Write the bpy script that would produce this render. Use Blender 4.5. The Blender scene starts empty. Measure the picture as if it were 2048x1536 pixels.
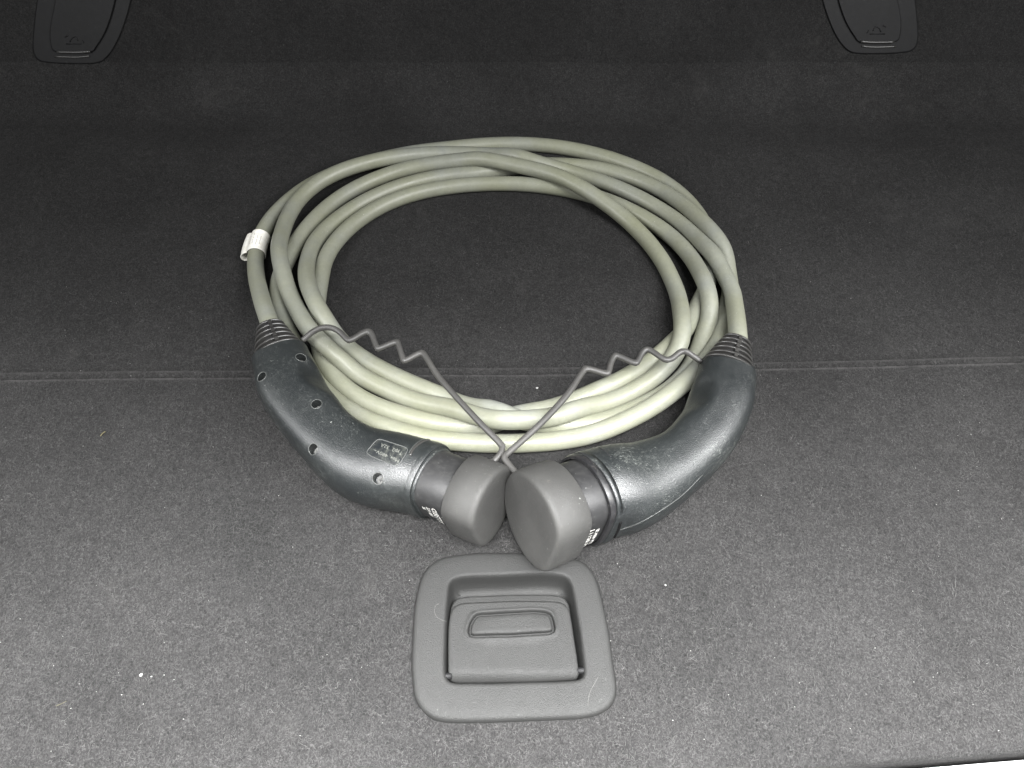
import bpy, bmesh, math, random
import numpy as np
from mathutils import Vector, Matrix
random.seed(7); rng = np.random.default_rng(7)
S = bpy.context.scene
C = S.collection
# ---------------------------------------------------------------- camera, world, lamps, exposure
H, F, PITCH = .53, 1480., math.radians(54)
SN, CS = math.sin(PITCH), math.cos(PITCH)
cd = bpy.data.cameras.new('camera'); cam = bpy.data.objects.new('camera', cd); C.objects.link(cam)
cam.location = (0, 0, H); cam.rotation_euler = (math.radians(90) - PITCH, 0, 0)
cd.sensor_width = 36; cd.lens = F/2048*36; cd.clip_start = .01; cd.clip_end = 50
S.camera = cam
w = bpy.data.worlds.new('World'); S.world = w; w.use_nodes = True
w.node_tree.nodes['Background'].inputs[0].default_value = (.93, .96, 1, 1)
w.node_tree.nodes['Background'].inputs[1].default_value = .10
def area(name, loc, target, sx, sy, power, col=(1, 1, 1)):
    l = bpy.data.lights.new(name, 'AREA'); l.shape = 'RECTANGLE'; l.size = sx; l.size_y = sy; l.energy = power; l.color = col
    o = bpy.data.objects.new(name, l); C.objects.link(o); o.location = loc
    o.rotation_euler = (Vector(target) - Vector(loc)).to_track_quat('-Z', 'Y').to_euler()
    return o
area('tailgate_light', (.03, -.115, .80), (.03, -.115, 0), 1.5, .25, 37).data.spread = math.radians(75)
area('overhead_light', (.45, .10, .75), (.15, .25, 0), .35, .5, 4.6).data.spread = math.radians(120)
area('right_light', (.75, .15, .60), (.1, .45, 0), .4, .4, 5.6)
area('left_light', (-.75, .10, .60), (-.1, .40, 0), .4, .4, 5.8)
S.view_settings.view_transform = 'Standard'; S.view_settings.look = 'None'
S.view_settings.exposure = .34
# ---------------------------------------------------------------- helpers
def P(px, py, z=0.):
    """pixel of the photograph -> point at height z over the boot floor"""
    v = (py - 768)/F; d = Vector(((px - 1024)/F, CS - SN*v, -SN - CS*v))
    return Vector((0, 0, H)) + d*((z - H)/d.z)
def XY(pts, z=0.):
    return np.array([P(x, y, z)[:] for x, y in pts])
def crc(A, n=8, closed=True):
    A = np.asarray(A, float); o = []
    Q = np.vstack([A[-1:], A, A[:2]]) if closed else np.vstack([2*A[0]-A[1], A, 2*A[-1]-A[-2]])
    for i in range(1, len(Q)-2):
        a, b, c, d = Q[i-1:i+3]
        for k in range(n):
            t = k/n; o.append(.5*((2*b)+(-a+c)*t+(2*a-5*b+4*c-d)*t*t+(-a+3*b-3*c+d)*t**3))
    if not closed: o.append(Q[-2])
    return np.array(o)
def newobj(name, verts, faces, m=None, parent=None, smooth=True, **kw):
    me = bpy.data.meshes.new(name); me.from_pydata([tuple(map(float, v)) for v in verts], [], faces); me.update()
    if smooth: me.polygons.foreach_set('use_smooth', [True]*len(me.polygons))
    if m: me.materials.append(m)
    o = bpy.data.objects.new(name, me); C.objects.link(o)
    if parent: o.parent = parent; o.matrix_parent_inverse = Matrix.Translation(-parent.location)
    for k, v in kw.items(): o[k] = v
    return o
def fix_normals(o):
    bm = bmesh.new(); bm.from_mesh(o.data); bmesh.ops.recalc_face_normals(bm, faces=bm.faces); bm.to_mesh(o.data); bm.free(); return o
def loft(rings, cap0=False, cap1=False):
    """rings: list of (N,3) closed loops"""
    N = len(rings[0]); V = np.vstack(rings); f = []
    for r in range(len(rings)-1):
        for k in range(N):
            a = r*N+k; b = r*N+(k+1) % N; f.append((a, b, b+N, a+N))
    V = list(V)
    for flag, r in ((cap0, 0), (cap1, len(rings)-1)):
        if flag:
            c = np.mean(rings[r], 0); V.append(c); ci = len(V)-1
            for k in range(N):
                a = r*N+k; b = r*N+(k+1) % N; f.append((ci, b, a) if r == 0 else (ci, a, b))
    return V, f
def empty(name, loc, label, cat, group=None):
    o = bpy.data.objects.new(name, None); C.objects.link(o); o.location = loc; o.empty_display_size = .02
    o['label'] = label; o['category'] = cat
    if group: o['group'] = group
    return o
def sharp(o, ang=35):
    me = o.data
    try: me.set_sharp_from_angle(angle=math.radians(ang))
    except Exception: pass
    return o
def tube(path, rad, m, name, parent=None, sides=16, caps=True, **kw):
    p = np.asarray(path, float); n = len(p); T = np.gradient(p, axis=0); T /= np.linalg.norm(T, axis=1)[:, None]
    up = np.array([0, 0, 1.]); rings = []
    N = np.cross(T[0], up); N /= np.linalg.norm(N)
    for i in range(n):
        N = N - T[i]*np.dot(N, T[i]); N /= np.linalg.norm(N); B = np.cross(T[i], N)
        r = rad[i] if hasattr(rad, '__len__') else rad
        a = np.arange(sides)*2*math.pi/sides
        rings.append(p[i] + r*(np.cos(a)[:, None]*N + np.sin(a)[:, None]*B))
    V, f = loft(rings, caps, caps)
    return fix_normals(newobj(name, V, f, m, parent, **kw))
# ---------------------------------------------------------------- materials
def mat(name, base, rough=.5, spec=.5, build=None, sheen=0):
    m = bpy.data.materials.new(name); m.use_nodes = True; nt = m.node_tree; b = nt.nodes['Principled BSDF']
    b.inputs['Base Color'].default_value = (*base, 1); b.inputs['Roughness'].default_value = rough
    b.inputs['Specular IOR Level'].default_value = spec
    if sheen: b.inputs['Sheen Weight'].default_value = sheen; b.inputs['Sheen Roughness'].default_value = .6
    if build: build(nt, b)
    return m
def N_(nt, t, **kw):
    n = nt.nodes.new(t)
    for k, v in kw.items():
        if k in n.inputs: n.inputs[k].default_value = v
        else: setattr(n, k, v)
    return n
def noise(nt, scale, detail=3, rough=.6, vec=None, dist=0):
    n = N_(nt, 'ShaderNodeTexNoise'); n.inputs['Scale'].default_value = scale; n.inputs['Detail'].default_value = detail
    n.inputs['Roughness'].default_value = rough; n.inputs['Distortion'].default_value = dist
    nt.links.new(vec if vec else coords(nt), n.inputs['Vector']); return n.outputs['Fac']
def coords(nt, scale=None):
    k = 'crd'
    g = nt.nodes.get(k)
    if not g:
        g = nt.nodes.new('ShaderNodeNewGeometry'); g.name = k
    if scale:
        mp = nt.nodes.new('ShaderNodeMapping'); mp.inputs['Scale'].default_value = scale
        nt.links.new(g.outputs['Position'], mp.inputs['Vector']); return mp.outputs['Vector']
    return g.outputs['Position']
def ramp(nt, fac, stops):
    r = nt.nodes.new('ShaderNodeValToRGB'); e = r.color_ramp.elements
    while len(e) < len(stops): e.new(.5)
    for q, (p, c) in zip(e, stops):
        q.position = p; q.color = (c, c, c, 1) if isinstance(c, (int, float)) else (*c, 1)
    nt.links.new(fac, r.inputs['Fac']); return r.outputs['Color']
def mix(nt, fac, a, b, mode='MIX'):
    m = nt.nodes.new('ShaderNodeMix'); m.data_type = 'RGBA'; m.blend_type = mode
    for s_, v in ((0, fac), (6, a), (7, b)):
        if hasattr(v, 'is_linked') or hasattr(v, 'links'): nt.links.new(v, m.inputs[s_])
        elif isinstance(v, tuple): m.inputs[s_].default_value = (*v, 1)
        else: m.inputs[s_].default_value = v
    return m.outputs[2]
def bump(nt, b, h, strength, dist):
    n = nt.nodes.new('ShaderNodeBump'); n.inputs['Strength'].default_value = strength; n.inputs['Distance'].default_value = dist
    nt.links.new(h, n.inputs['Height']); prev = b.inputs['Normal'].links
    if prev: nt.links.new(prev[0].from_socket, n.inputs['Normal'])
    nt.links.new(n.outputs['Normal'], b.inputs['Normal'])
def carpet_build(nt, b, k=1.):
    v = coords(nt, (1, .8, 1))
    f1 = noise(nt, 820, 3, .7, v, 1.); f2 = noise(nt, 170, 3, .6, v, .8); f3 = noise(nt, 9, 4, .55)
    fine = ramp(nt, f1, [(p_, tuple(k*q for q in c_)) for p_, c_ in ((.33, (.0112, .0110, .0110)), (.5, (.0212, .0209, .0207)), (.67, (.0405, .0399, .0393)))])
    mid = ramp(nt, f2, [(.3, .84), (.7, 1.16)])
    big = ramp(nt, f3, [(.35, .86), (.65, 1.12)])
    c = mix(nt, 1., fine, mid, 'MULTIPLY'); c = mix(nt, 1., c, big, 'MULTIPLY')
    # light lint flecks caught in the pile
    vo = nt.nodes.new('ShaderNodeTexVoronoi'); vo.inputs['Scale'].default_value = 75; nt.links.new(coords(nt), vo.inputs['Vector'])
    fl = ramp(nt, vo.outputs['Distance'], [(.035, .55), (.06, 0)])
    sp = noise(nt, 40, 1); gate = ramp(nt, sp, [(.56, 0), (.6, 1)])
    ff = mix(nt, 1., fl, gate, 'MULTIPLY')
    c = mix(nt, ff, c, (.09, .09, .087))
    sm = noise(nt, 16, 5, .7, None, .6)
    c = mix(nt, ramp(nt, sm, [(.60, 0), (.76, .35)]), c, (.05, .049, .047))
    at = nt.nodes.new('ShaderNodeAttribute'); at.attribute_name = 'crease_lit_edge'
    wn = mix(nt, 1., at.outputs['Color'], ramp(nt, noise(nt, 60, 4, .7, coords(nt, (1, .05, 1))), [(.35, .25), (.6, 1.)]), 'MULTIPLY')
    c = mix(nt, wn, c, (.075, .073, .072))  # lit edges of the crease ridges, painted as a paler carpet colour
    nt.links.new(c, b.inputs['Base Color'])
    bump(nt, b, f1, .9, .0016); bump(nt, b, f2, .5, .002)
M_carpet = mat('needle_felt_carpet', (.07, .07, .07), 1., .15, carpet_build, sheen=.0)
def seat_build(nt, b): carpet_build(nt, b, .84)  # carpet colour darkened to stand in for shade at the far end
M_seat = mat('shaded_seat_back_felt', (.02, .02, .02), 1., .15, seat_build)
M_fibre = mat('felt_fibre', (.11, .11, .112), .9, .2)
def fib_build(nt, b):
    o = noise(nt, 90, 2)
    nt.links.new(ramp(nt, o, [(.3, (.020, .0197, .0193)), (.7, (.064, .063, .0615))]), b.inputs['Base Color'])
fib_build(M_fibre.node_tree, M_fibre.node_tree.nodes['Principled BSDF'])
def cable_build(nt, b):
    f = noise(nt, 14, 4, .6); g = noise(nt, 260, 4, .7); h = noise(nt, 55, 4, .7)
    c = ramp(nt, f, [(.28, (.186, .191, .132)), (.5, (.198, .203, .158)), (.72, (.192, .200, .180))])
    c = mix(nt, 1., c, ramp(nt, h, [(.3, .95), (.62, 1.03)]), 'MULTIPLY')
    c = mix(nt, 1., c, ramp(nt, g, [(.3, .93), (.7, 1.05)]), 'MULTIPLY')
    st = noise(nt, 900, 2, .5); sg = noise(nt, 22, 2)
    ff = mix(nt, 1., ramp(nt, st, [(.70, 0), (.74, .5)]), ramp(nt, sg, [(.52, 0), (.62, 1)]), 'MULTIPLY')
    c = mix(nt, ff, c, (.62, .62, .58))
    dk = noise(nt, 36, 5, .8, None, 2.); 
    c = mix(nt, ramp(nt, dk, [(.68, 0), (.76, .3)]), c, (.17, .16, .11))
    nt.links.new(c, b.inputs['Base Color'])
    nt.links.new(ramp(nt, h, [(.3, .36), (.7, .52)]), b.inputs['Roughness'])
    bump(nt, b, g, .12, .0006); bump(nt, b, h, .1, .0015)
M_cable = mat('grey_green_cable_jacket', (.45, .46, .38), .5, .45, cable_build)
def plastic_build(c0, c1, dust, dustlo, bumpd=.25, r0=.34, r1=.55, speck=.7):
    def bld(nt, b):
        f = noise(nt, 22, 5, .65); g = noise(nt, 1500, 2, .5); h = noise(nt, 210, 6, .8)
        c = ramp(nt, f, [(.35, c0), (.65, c1)])
        d = mix(nt, 1., ramp(nt, h, [(dustlo, 0), (dustlo+.22, .5)]), ramp(nt, f, [(.42, .12), (.62, 1)]), 'MULTIPLY')
        c = mix(nt, d, c, dust)
        # thin pale scratches
        wv = noise(nt, 60, 3, .5, coords(nt, (1, 6, 1)), 1.5); w2 = noise(nt, 60, 3, .5, coords(nt, (6, 1, 1)), 1.5)
        s1 = ramp(nt, wv, [(.705, 0), (.715, .6), (.73, 0)]); s2 = ramp(nt, w2, [(.695, 0), (.705, .6), (.72, 0)])
        c = mix(nt, s1, c, dust); c = mix(nt, s2, c, dust)
        # tiny specks of dust
        sp = noise(nt, 520, 2, .5); gt = noise(nt, 28, 3)
        ff = mix(nt, 1., ramp(nt, sp, [(.71, 0), (.74, speck)]), ramp(nt, gt, [(.48, 0), (.6, 1)]), 'MULTIPLY')
        c = mix(nt, ff, c, (.22, .23, .215))
        nt.links.new(c, b.inputs['Base Color'])
        nt.links.new(ramp(nt, h, [(.3, r0), (.7, r1)]), b.inputs['Roughness'])
        bump(nt, b, g, bumpd, .0004)
    return bld
def body_build(nt, b):
    plastic_build((.0095, .0112, .0118), (.0145, .0165, .0165), (.070, .078, .073), .54, .8, .30, .46)(nt, b)
    col = b.inputs['Base Color'].links[0].from_socket
    pos = coords(nt)
    n1 = noise(nt, 420, 5, .85, coords(nt, (1, 2.2, 1)), .8); n2 = noise(nt, 420, 5, .85, coords(nt, (2.4, 1, 1)), .8); n3 = noise(nt, 75, 4, .8)
    # scuffs where the plugs have been dropped and rubbed: (picture point, height, radius, strength)
    for px, py, z, r, s in ((1255,925,.06,.022,1.), (1205,950,.062,.016,1.), (1440,905,.045,.030,.8), (1330,985,.045,.030,.6), (1500,770,.045,.016,.7), (700,862,.045,.018,.9), (560,850,.040,.025,.6), (800,1000,.035,.02,.7), (870,905,.055,.012,.8), (640,940,.04,.02,.5), (610,712,.05,.012,.5)):
        q = P(px, py, z)
        d = nt.nodes.new('ShaderNodeVectorMath'); d.operation = 'DISTANCE'; nt.links.new(pos, d.inputs[0]); d.inputs[1].default_value = q
        m = nt.nodes.new('ShaderNodeMapRange'); nt.links.new(d.outputs['Value'], m.inputs[0]); m.inputs[1].default_value = 0; m.inputs[2].default_value = r*1.5; m.inputs[3].default_value = .17*s; m.inputs[4].default_value = -.05
        a = nt.nodes.new('ShaderNodeMath'); a.operation = 'ADD'; nt.links.new(m.outputs[0], a.inputs[0]); nt.links.new(n1 if px > 1000 else n2, a.inputs[1])
        a2 = nt.nodes.new('ShaderNodeMath'); a2.operation = 'MULTIPLY_ADD'; nt.links.new(n3, a2.inputs[0]); a2.inputs[1].default_value = .35; nt.links.new(a.outputs[0], a2.inputs[2])
        f = ramp(nt, a2.outputs[0], [(.79, 0), (.93, .5)])
        col = mix(nt, f, col, (.19, .20, .185))
    nt.links.new(col, b.inputs['Base Color'])
M_body = mat('dark_blue_grey_plastic', (.03, .04, .045), .4, .75, body_build)
M_sleeve = mat('black_satin_plastic', (.02, .02, .02), .35, .35, plastic_build((.014, .014, .0145), (.022, .022, .022), (.07, .07, .066), .5, .3, .38, .55))
M_gloss = mat('glossy_black_ring', (.012, .012, .013), .16, .5, plastic_build((.010, .010, .011), (.014, .014, .015), (.16, .15, .13), .50, .2, .22, .5))
M_boot = mat('black_rubber_boot', (.025, .024, .023), .32, .7, plastic_build((.026, .025, .024), (.034, .033, .031), (.06, .06, .056), .55, .2, .26, .4))
M_cap = mat('grey_rubber_cap', (.1, .1, .095), .62, .4, plastic_build((.033, .0327, .0312), (.042, .0416, .0395), (.09, .086, .073), .58, .5, .55, .72))
M_cord = mat('grey_rubber_cord', (.07, .067, .065), .45, .5, plastic_build((.042, .041, .039), (.056, .054, .051), (.13, .12, .11), .6, .2, .4, .55))
M_trim = mat('grained_grey_plastic', (.1, .1, .1), .6, .22, plastic_build((.0170, .0171, .0166), (.0192, .0193, .0187), (.034, .034, .033), .62, .9, .55, .68, .12))
M_dark = mat('shadow_gap_plastic', (.02, .02, .021), .6, .3)
M_tetherc = mat('black_trim_plastic', (.01, .01, .01), .5, .25, plastic_build((.0052, .0052, .0055), (.0064, .0064, .0067), (.02, .02, .02), .65, .4, .55, .65, .05))
M_gap_shade = mat('gap_shade_black', (.004, .004, .004), .9, .1)  # near-black painted in place of shade, for sill gap and latch slot
M_screw = mat('dull_steel_screw', (.10, .10, .095), .6, .4)
M_ink = mat('white_print', (.75, .74, .70), .6, .3)
M_ink2 = mat('worn_pale_lettering', (.13, .133, .12), .6, .3)
M_inkg = mat('faded_grey_ink', (.42, .41, .38), .7, .2)
def lab(nt, b):
    h = noise(nt, 300, 4, .7); nt.links.new(ramp(nt, h, [(.3, (.72, .69, .60)), (.6, (.86, .85, .80))]), b.inputs['Base Color'])
M_label = mat('worn_white_label', (.85, .85, .8), .4, .4, lab)
def sill(nt, b):
    g = noise(nt, 900, 3, .6); nt.links.new(ramp(nt, g, [(.35, .5), (.6, .85)]), b.inputs['Base Color']); bump(nt, b, g, .6, .0008)
M_sill = mat('pale_grained_sill', (.7, .7, .7), .5, .5, sill)
M_crumb = mat('white_crumb', (.30, .30, .29), .8, .2)
M_hair = mat('pale_hair', (.09, .09, .085), .5, .4)
M_straw = mat('dry_grass_bit', (.11, .10, .055), .8, .2)
M_stain = M_carpet

# ---------------------------------------------------------------- floor handle outlines (world XY from the photograph)
OUT = [(911,1112),(942,1108),(973,1107),(1010,1107),(1048,1108),(1085,1109),(1120,1112),(1150,1119),(1170,1129),(1186,1147),(1196,1170),(1204,1199),(1212,1235),(1219,1273),(1226,1327),(1232,1365),(1232,1392),(1220,1416),(1195,1431),(1162,1438),(1134,1440),(1080,1442),(1023,1444),(966,1446),(911,1446),(880,1443),(858,1434),(840,1416),(829,1395),(825,1365),(823,1328),(825,1278),(829,1216),(836,1179),(843,1156),(856,1136),(873,1123),(890,1116)]
INN = [(930,1152),(973,1150),(1010,1149),(1048,1147),(1085,1146),(1117,1148),(1134,1154),(1143,1166),(1148,1184),(1156,1229),(1163,1270),(1168,1310),(1171,1340),(1168,1354),(1156,1361),(1120,1364),(1048,1366),(990,1368),(949,1368),(912,1368),(898,1364),(889,1353),(887,1328),(888,1290),(889,1253),(891,1220),(893,1199),(895,1180),(898,1166),(907,1157)]
FLAP = [(930,1204),(973,1202),(1023,1200),(1070,1200),(1110,1201),(1127,1205),(1136,1214),(1141,1228),(1149,1280),(1155,1320),(1158,1348),(1155,1355),(1140,1357),(1080,1360),(1023,1361),(960,1362),(912,1362),(902,1360),(897,1350),(896,1310),(896,1270),(898,1240),(902,1221),(911,1209)]
NA = 128
def polar(pts, cen, z):
    D = crc(XY(pts, z), 10); d = D[:, :2]-cen; a = np.arctan2(d[:, 1], d[:, 0]); r = np.hypot(d[:, 0], d[:, 1])
    o = np.argsort(a); a = a[o]; r = r[o]
    aa = np.concatenate([a-2*math.pi, a, a+2*math.pi]); rr = np.concatenate([r, r, r])
    t = np.linspace(-math.pi, math.pi, NA, endpoint=False)
    return np.column_stack([cen[0]+np.interp(t, aa, rr)*np.cos(t), cen[1]+np.interp(t, aa, rr)*np.sin(t), np.full(NA, z)])
def inset(R, d, z):
    """move a loop inwards by d and set its height"""
    t = np.roll(R, -1, 0)-np.roll(R, 1, 0); n = np.column_stack([-t[:, 1], t[:, 0]]); n /= np.linalg.norm(n, axis=1)[:, None]
    o = R.copy(); o[:, :2] += n*d; o[:, 2] = z; return o
cenH = np.array(P(1028, 1275, 0)[:2])
outer = polar(OUT, cenH, 0.)
inner = polar(INN, cenH, .0045)

# ---------------------------------------------------------------- boot floor and seat back
YB = P(1024, 255)[1]
def crease_y(x):
    return P(1024+ x*1000, 0)[1]
cl = np.array([P(0, 747)[:2], P(1024, 738)[:2], P(2048, 716)[:2]])
cu = np.array([P(0, 762)[:2], P(1024, 752)[:2], P(2048, 729)[:2]])
x = np.concatenate([np.linspace(-1.3, -.62, 10)[:-1], np.linspace(-.62, .62, 200), np.linspace(.62, 1.3, 10)[1:]])
yfar = np.interp(x, cl[:, 0], cl[:, 1]); ynear = np.interp(x, cu[:, 0], cu[:, 1])
y0 = -.02
ys_a = np.linspace(0, 1, 150)
rows = []
def front_edge(x):     # where the carpet stops: the sill at the lower right
    a = np.array(P(1300, 1546)[:2]); b = np.array(P(1650, 1521)[:2]); c2 = np.array(P(2150, 1480)[:2]); l = np.array(P(900, 1566)[:2])
    l2 = np.array(P(0, 1590)[:2])
    return np.interp(x, [l2[0], l[0], a[0], b[0], c2[0], 1.3], [l2[1], l[1], a[1], b[1], c2[1], c2[1]+.25])
fy = front_edge(x)
for t in ys_a: rows.append((fy+(ynear-.0015-fy)*t, 0*x))
rows.insert(0, (fy-.004, 0*x-.003)); rows.insert(0, (fy-.005, 0*x-.031))
mid = (ynear+yfar)/2
lit_rows = [len(rows)]; rows.append((ynear+.0004, 0*x+.0013)); rows.append((ynear+.0014, 0*x-.0002)); rows.append((mid, 0*x-.0006)); rows.append((yfar-.0012, 0*x-.0004)); lit_rows.append(len(rows)); rows.append((yfar, 0*x+.0011)); rows.append((yfar+.0015, 0*x))
for t in np.linspace(0, 1, 60)[1:]: rows.append((yfar+.0015+(YB-yfar-.0015)*t, 0*x))
RB = .07; TILT = math.radians(68)
for a in np.linspace(0, TILT, 24)[1:]: rows.append((0*x+YB+RB*math.sin(a), 0*x+RB*(1-math.cos(a))))
by, bz = YB+RB*math.sin(TILT), RB*(1-math.cos(TILT))
nfloor = len(rows)
for t in np.linspace(0, .75, 60)[1:]: rows.append((0*x+by+t*math.cos(TILT), 0*x+bz+t*math.sin(TILT)))
def grid(rows, x):
    V = np.vstack([np.column_stack([x, r[0], r[1]]) for r in rows]); n = len(x)
    f = [(j*n+i, j*n+i+1, (j+1)*n+i+1, (j+1)*n+i) for j in range(len(rows)-1) for i in range(n-1)]
    return V, f
def undul(V, k=.0006):
    V[:, 2] += k*(np.sin(V[:, 0]*23+V[:, 1]*9)+np.sin(V[:, 1]*31-V[:, 0]*13)); return V
V, f = grid(rows[:nfloor], x)
hole = inset(outer, .012, 0)[:, :2]; hc = cenH
hd = np.hypot(*(hole-hc).T); ha = np.arctan2(hole[:, 1]-hc[1], hole[:, 0]-hc[0]); o_ = np.argsort(ha)
def in_hole(p):
    d = p[:2]-hc; return np.hypot(*d) < np.interp(math.atan2(d[1], d[0]), ha[o_], hd[o_])
ok = [not in_hole(V[q]) if abs(V[q][0]-hc[0]) < .15 and V[q][1] < .35 else True for q in range(len(V))]
# the handle bowl passes through a real hole in the carpet
f = [q for q in f if all(ok[k] for k in q)]
V = undul(V)
nearh = np.hypot(V[:, 0]-hc[0], V[:, 1]-hc[1]); V[:, 2] -= .0008*np.exp(-(nearh/.12)**4)
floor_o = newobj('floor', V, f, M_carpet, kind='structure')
att = floor_o.data.attributes.new('crease_lit_edge', 'FLOAT', 'POINT'); lit_v = np.zeros(len(V))
for k_row, amt in zip(lit_rows, (.7, .35)): lit_v[k_row*len(x):(k_row+1)*len(x)] = amt  # amount of painted light on the near and far ridge
att.data.foreach_set('value', lit_v.astype(np.float32))
V, f = grid(rows[nfloor-1:], x); V = undul(V)
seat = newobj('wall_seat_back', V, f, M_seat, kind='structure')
# raised felt fibres: loose curls standing out of the pile
nf = 150000
fx = rng.uniform(-.55, .55, nf); fyy = rng.uniform(.05, .72, nf)**1.0
keep = (np.abs(fx) < .30+fyy*.62) & (fyy > np.interp(fx, x, fy)+.002)
d = np.column_stack([fx, fyy])-hc; rr_ = np.hypot(*d.T); aa_ = np.arctan2(d[:, 1], d[:, 0])
od = np.hypot(*(outer[:, :2]-hc).T); oa = np.arctan2(outer[:, 1]-hc[1], outer[:, 0]-hc[0]); oo = np.argsort(oa)
keep &= rr_ > np.interp(aa_, oa[oo], od[oo])+.0003
fx, fyy = fx[keep], fyy[keep]; nf = len(fx)
base_ = undul(np.column_stack([fx, fyy, np.zeros(nf)])); base_[:, 2] -= .0002
L = rng.gamma(4, .0007, nf); an = rng.uniform(0, 2*math.pi, nf); an += 0; cu_ = rng.normal(0, .9, nf)
d1 = np.column_stack([np.cos(an), np.sin(an), rng.uniform(.15, .7, nf)]); d2 = np.column_stack([np.cos(an+cu_), np.sin(an+cu_), rng.uniform(-.4, .3, nf)])
p0 = base_; p1 = p0+d1*L[:, None]*.5; p2 = p1+d2*L[:, None]*.5; p2[:, 2] = np.maximum(p2[:, 2], p0[:, 2]+.0002)
wd = np.column_stack([-np.sin(an), np.cos(an), np.zeros(nf)])*.00011; wz = np.array([0, 0, .00008])
VV = np.stack([p0-wd, p0+wd, p1-wd+wz, p1+wd, p2], 1).reshape(-1, 3)
me = bpy.data.meshes.new('felt_fibres'); me.vertices.add(nf*5); me.vertices.foreach_set('co', VV.astype(np.float32).ravel())
k = np.arange(nf)*5; tri = np.stack([k, k+1, k+3, k, k+3, k+2, k+2, k+3, k+4], 1).reshape(-1)
me.loops.add(nf*9); me.loops.foreach_set('vertex_index', tri.astype(np.int32)); me.polygons.add(nf*3)
me.polygons.foreach_set('loop_start', (np.arange(nf*3)*3).astype(np.int32)); me.update(calc_edges=True); me.materials.append(M_fibre)
fo = bpy.data.objects.new('carpet_fibres', me); C.objects.link(fo); fo['kind'] = 'stuff'; fo['label'] = 'short dark grey felt fibres standing out of the carpet'; fo['category'] = 'carpet pile'
# ---------------------------------------------------------------- loading sill at the lower right
xs = np.linspace(-.2, 1.1, 400); sy = front_edge(xs)
prof = [(-.0080, -.031), (-.0083, -.0055), (-.0090, -.0032), (-.0115, -.0022), (-.03, -.0015), (-.06, -.003), (-.1, -.012)]
V = []; f = []
for dy, dz in prof:
    for a, b_ in zip(xs, sy): V.append((a, b_+dy, dz))
n = len(xs)
f = [(j*n+i, j*n+i+1, (j+1)*n+i+1, (j+1)*n+i) for j in range(len(prof)-1) for i in range(n-1)]
so = fix_normals(newobj('loading_sill', V, f, M_sill)); so['label'] = 'pale grained plastic loading sill beyond the dark gap at the front edge of the carpet'; so['category'] = 'sill'
V = []
for a, b_ in zip(xs, sy): V += [(a, b_+.02, -.03), (a, b_-.02, -.03)]
newobj('gap_shade_sheet', V, [(2*i, 2*i+1, 2*i+3, 2*i+2) for i in range(len(xs)-1)], M_gap_shade, so)  # black sheet added below the gap to stand in for its shade
# ---------------------------------------------------------------- floor handle
hd_ = empty('floor_handle', (cenH[0], cenH[1], 0), 'grey plastic recessed pull handle with folding flap set in the carpet', 'handle')
rings = [inset(outer, -.0002, -.003), inset(outer, 0, .0003), inset(outer, .0004, .0018), inset(outer, .0011, .0034), inset(outer, .0022, .0043), inset(outer, .0040, .0048)]
mid_ = inset(outer, .009, .0050)
rings += [mid_, inset(inner, -.0022, .0052), inset(inner, -.0010, .0051), inset(inner, -.0001, .0046), inset(inner, .0006, .0036), inset(inner, .0011, .0018)]
V, f = loft(rings); bz_ = fix_normals(newobj('bezel', V, f, M_trim, hd_))
rings = [inset(inner, .0011, .0018), inset(inner, .0022, -.004), inset(inner, .0034, -.011), inset(inner, .0055, -.0145), inset(inner, .009, -.0155)]
V, f = loft(rings, False, True); fix_normals(newobj('recess_bowl', V, f, M_trim, hd_))
flap = polar(FLAP, cenH, .0035)
flap = flap.copy()
ymin, ymax = flap[:, 1].min(), flap[:, 1].max()
def tilt(R, dz=0):      # the flap falls a little towards its hinge-free rear edge and rolls over at the front
    R = R.copy(); u_ = (R[:, 1]-ymin)/(ymax-ymin); R[:, 2] += -.0012*u_ + dz - .0065*np.clip((.13-u_)/.13, 0, 1)**2.2
    return R
BT = [(945,1243),(955,1231),(975,1229),(1024,1226),(1070,1224),(1094,1227),(1101,1234),(1105,1248),(1106,1258),(1100,1263),(1070,1265),(1024,1268),(975,1269),(948,1270),(941,1267),(941,1255)]
cenB = np.array(P(1024, 1248, .003)[:2])
bt = polar(BT, cenB, .003)
zt = .0036
rings = [tilt(inset(flap, .0006, -.009)), tilt(inset(flap, 0, -.004)), tilt(inset(flap, 0, zt-.0014)), tilt(inset(flap, .0004, zt-.0005)), tilt(inset(flap, .0013, zt))]
# bridge from flap outline to button opening: interpolate loops measured from the button centre
def repolar(R, cen, z=None):
    d = R[:, :2]-cen; a = np.arctan2(d[:, 1], d[:, 0]); r = np.hypot(*d.T); o = np.argsort(a); a = a[o]; r = r[o]; zz = R[:, 2][o]
    aa = np.concatenate([a-2*math.pi, a, a+2*math.pi]); t = np.linspace(-math.pi, math.pi, NA, endpoint=False)
    rr = np.interp(t, aa, np.tile(r, 3)); z_ = np.interp(t, aa, np.tile(zz, 3))
    return np.column_stack([cen[0]+rr*np.cos(t), cen[1]+rr*np.sin(t), z_])
rings = [repolar(R, cenB) for R in rings]
op = inset(bt, -.0016, 0)
fl_in = repolar(inset(flap, .0013, zt), cenB); op_o = repolar(inset(bt, -.0040, zt), cenB)
for t in (.12, .2, .3, .4, .6, .8, 1.):
    R = fl_in*(1-t)+op_o*t; R[:, 2] = zt; rings.append(tilt(R))
rings += [tilt(inset(bt, -.0032, zt+.0005)), tilt(inset(bt, -.0024, zt+.0005)), tilt(inset(bt, -.0017, zt-.0002)), tilt(inset(bt, -.0012, zt-.002)), tilt(inset(bt, -.001, zt-.0075)), tilt(inset(bt, .0012, zt-.008))]
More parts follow.
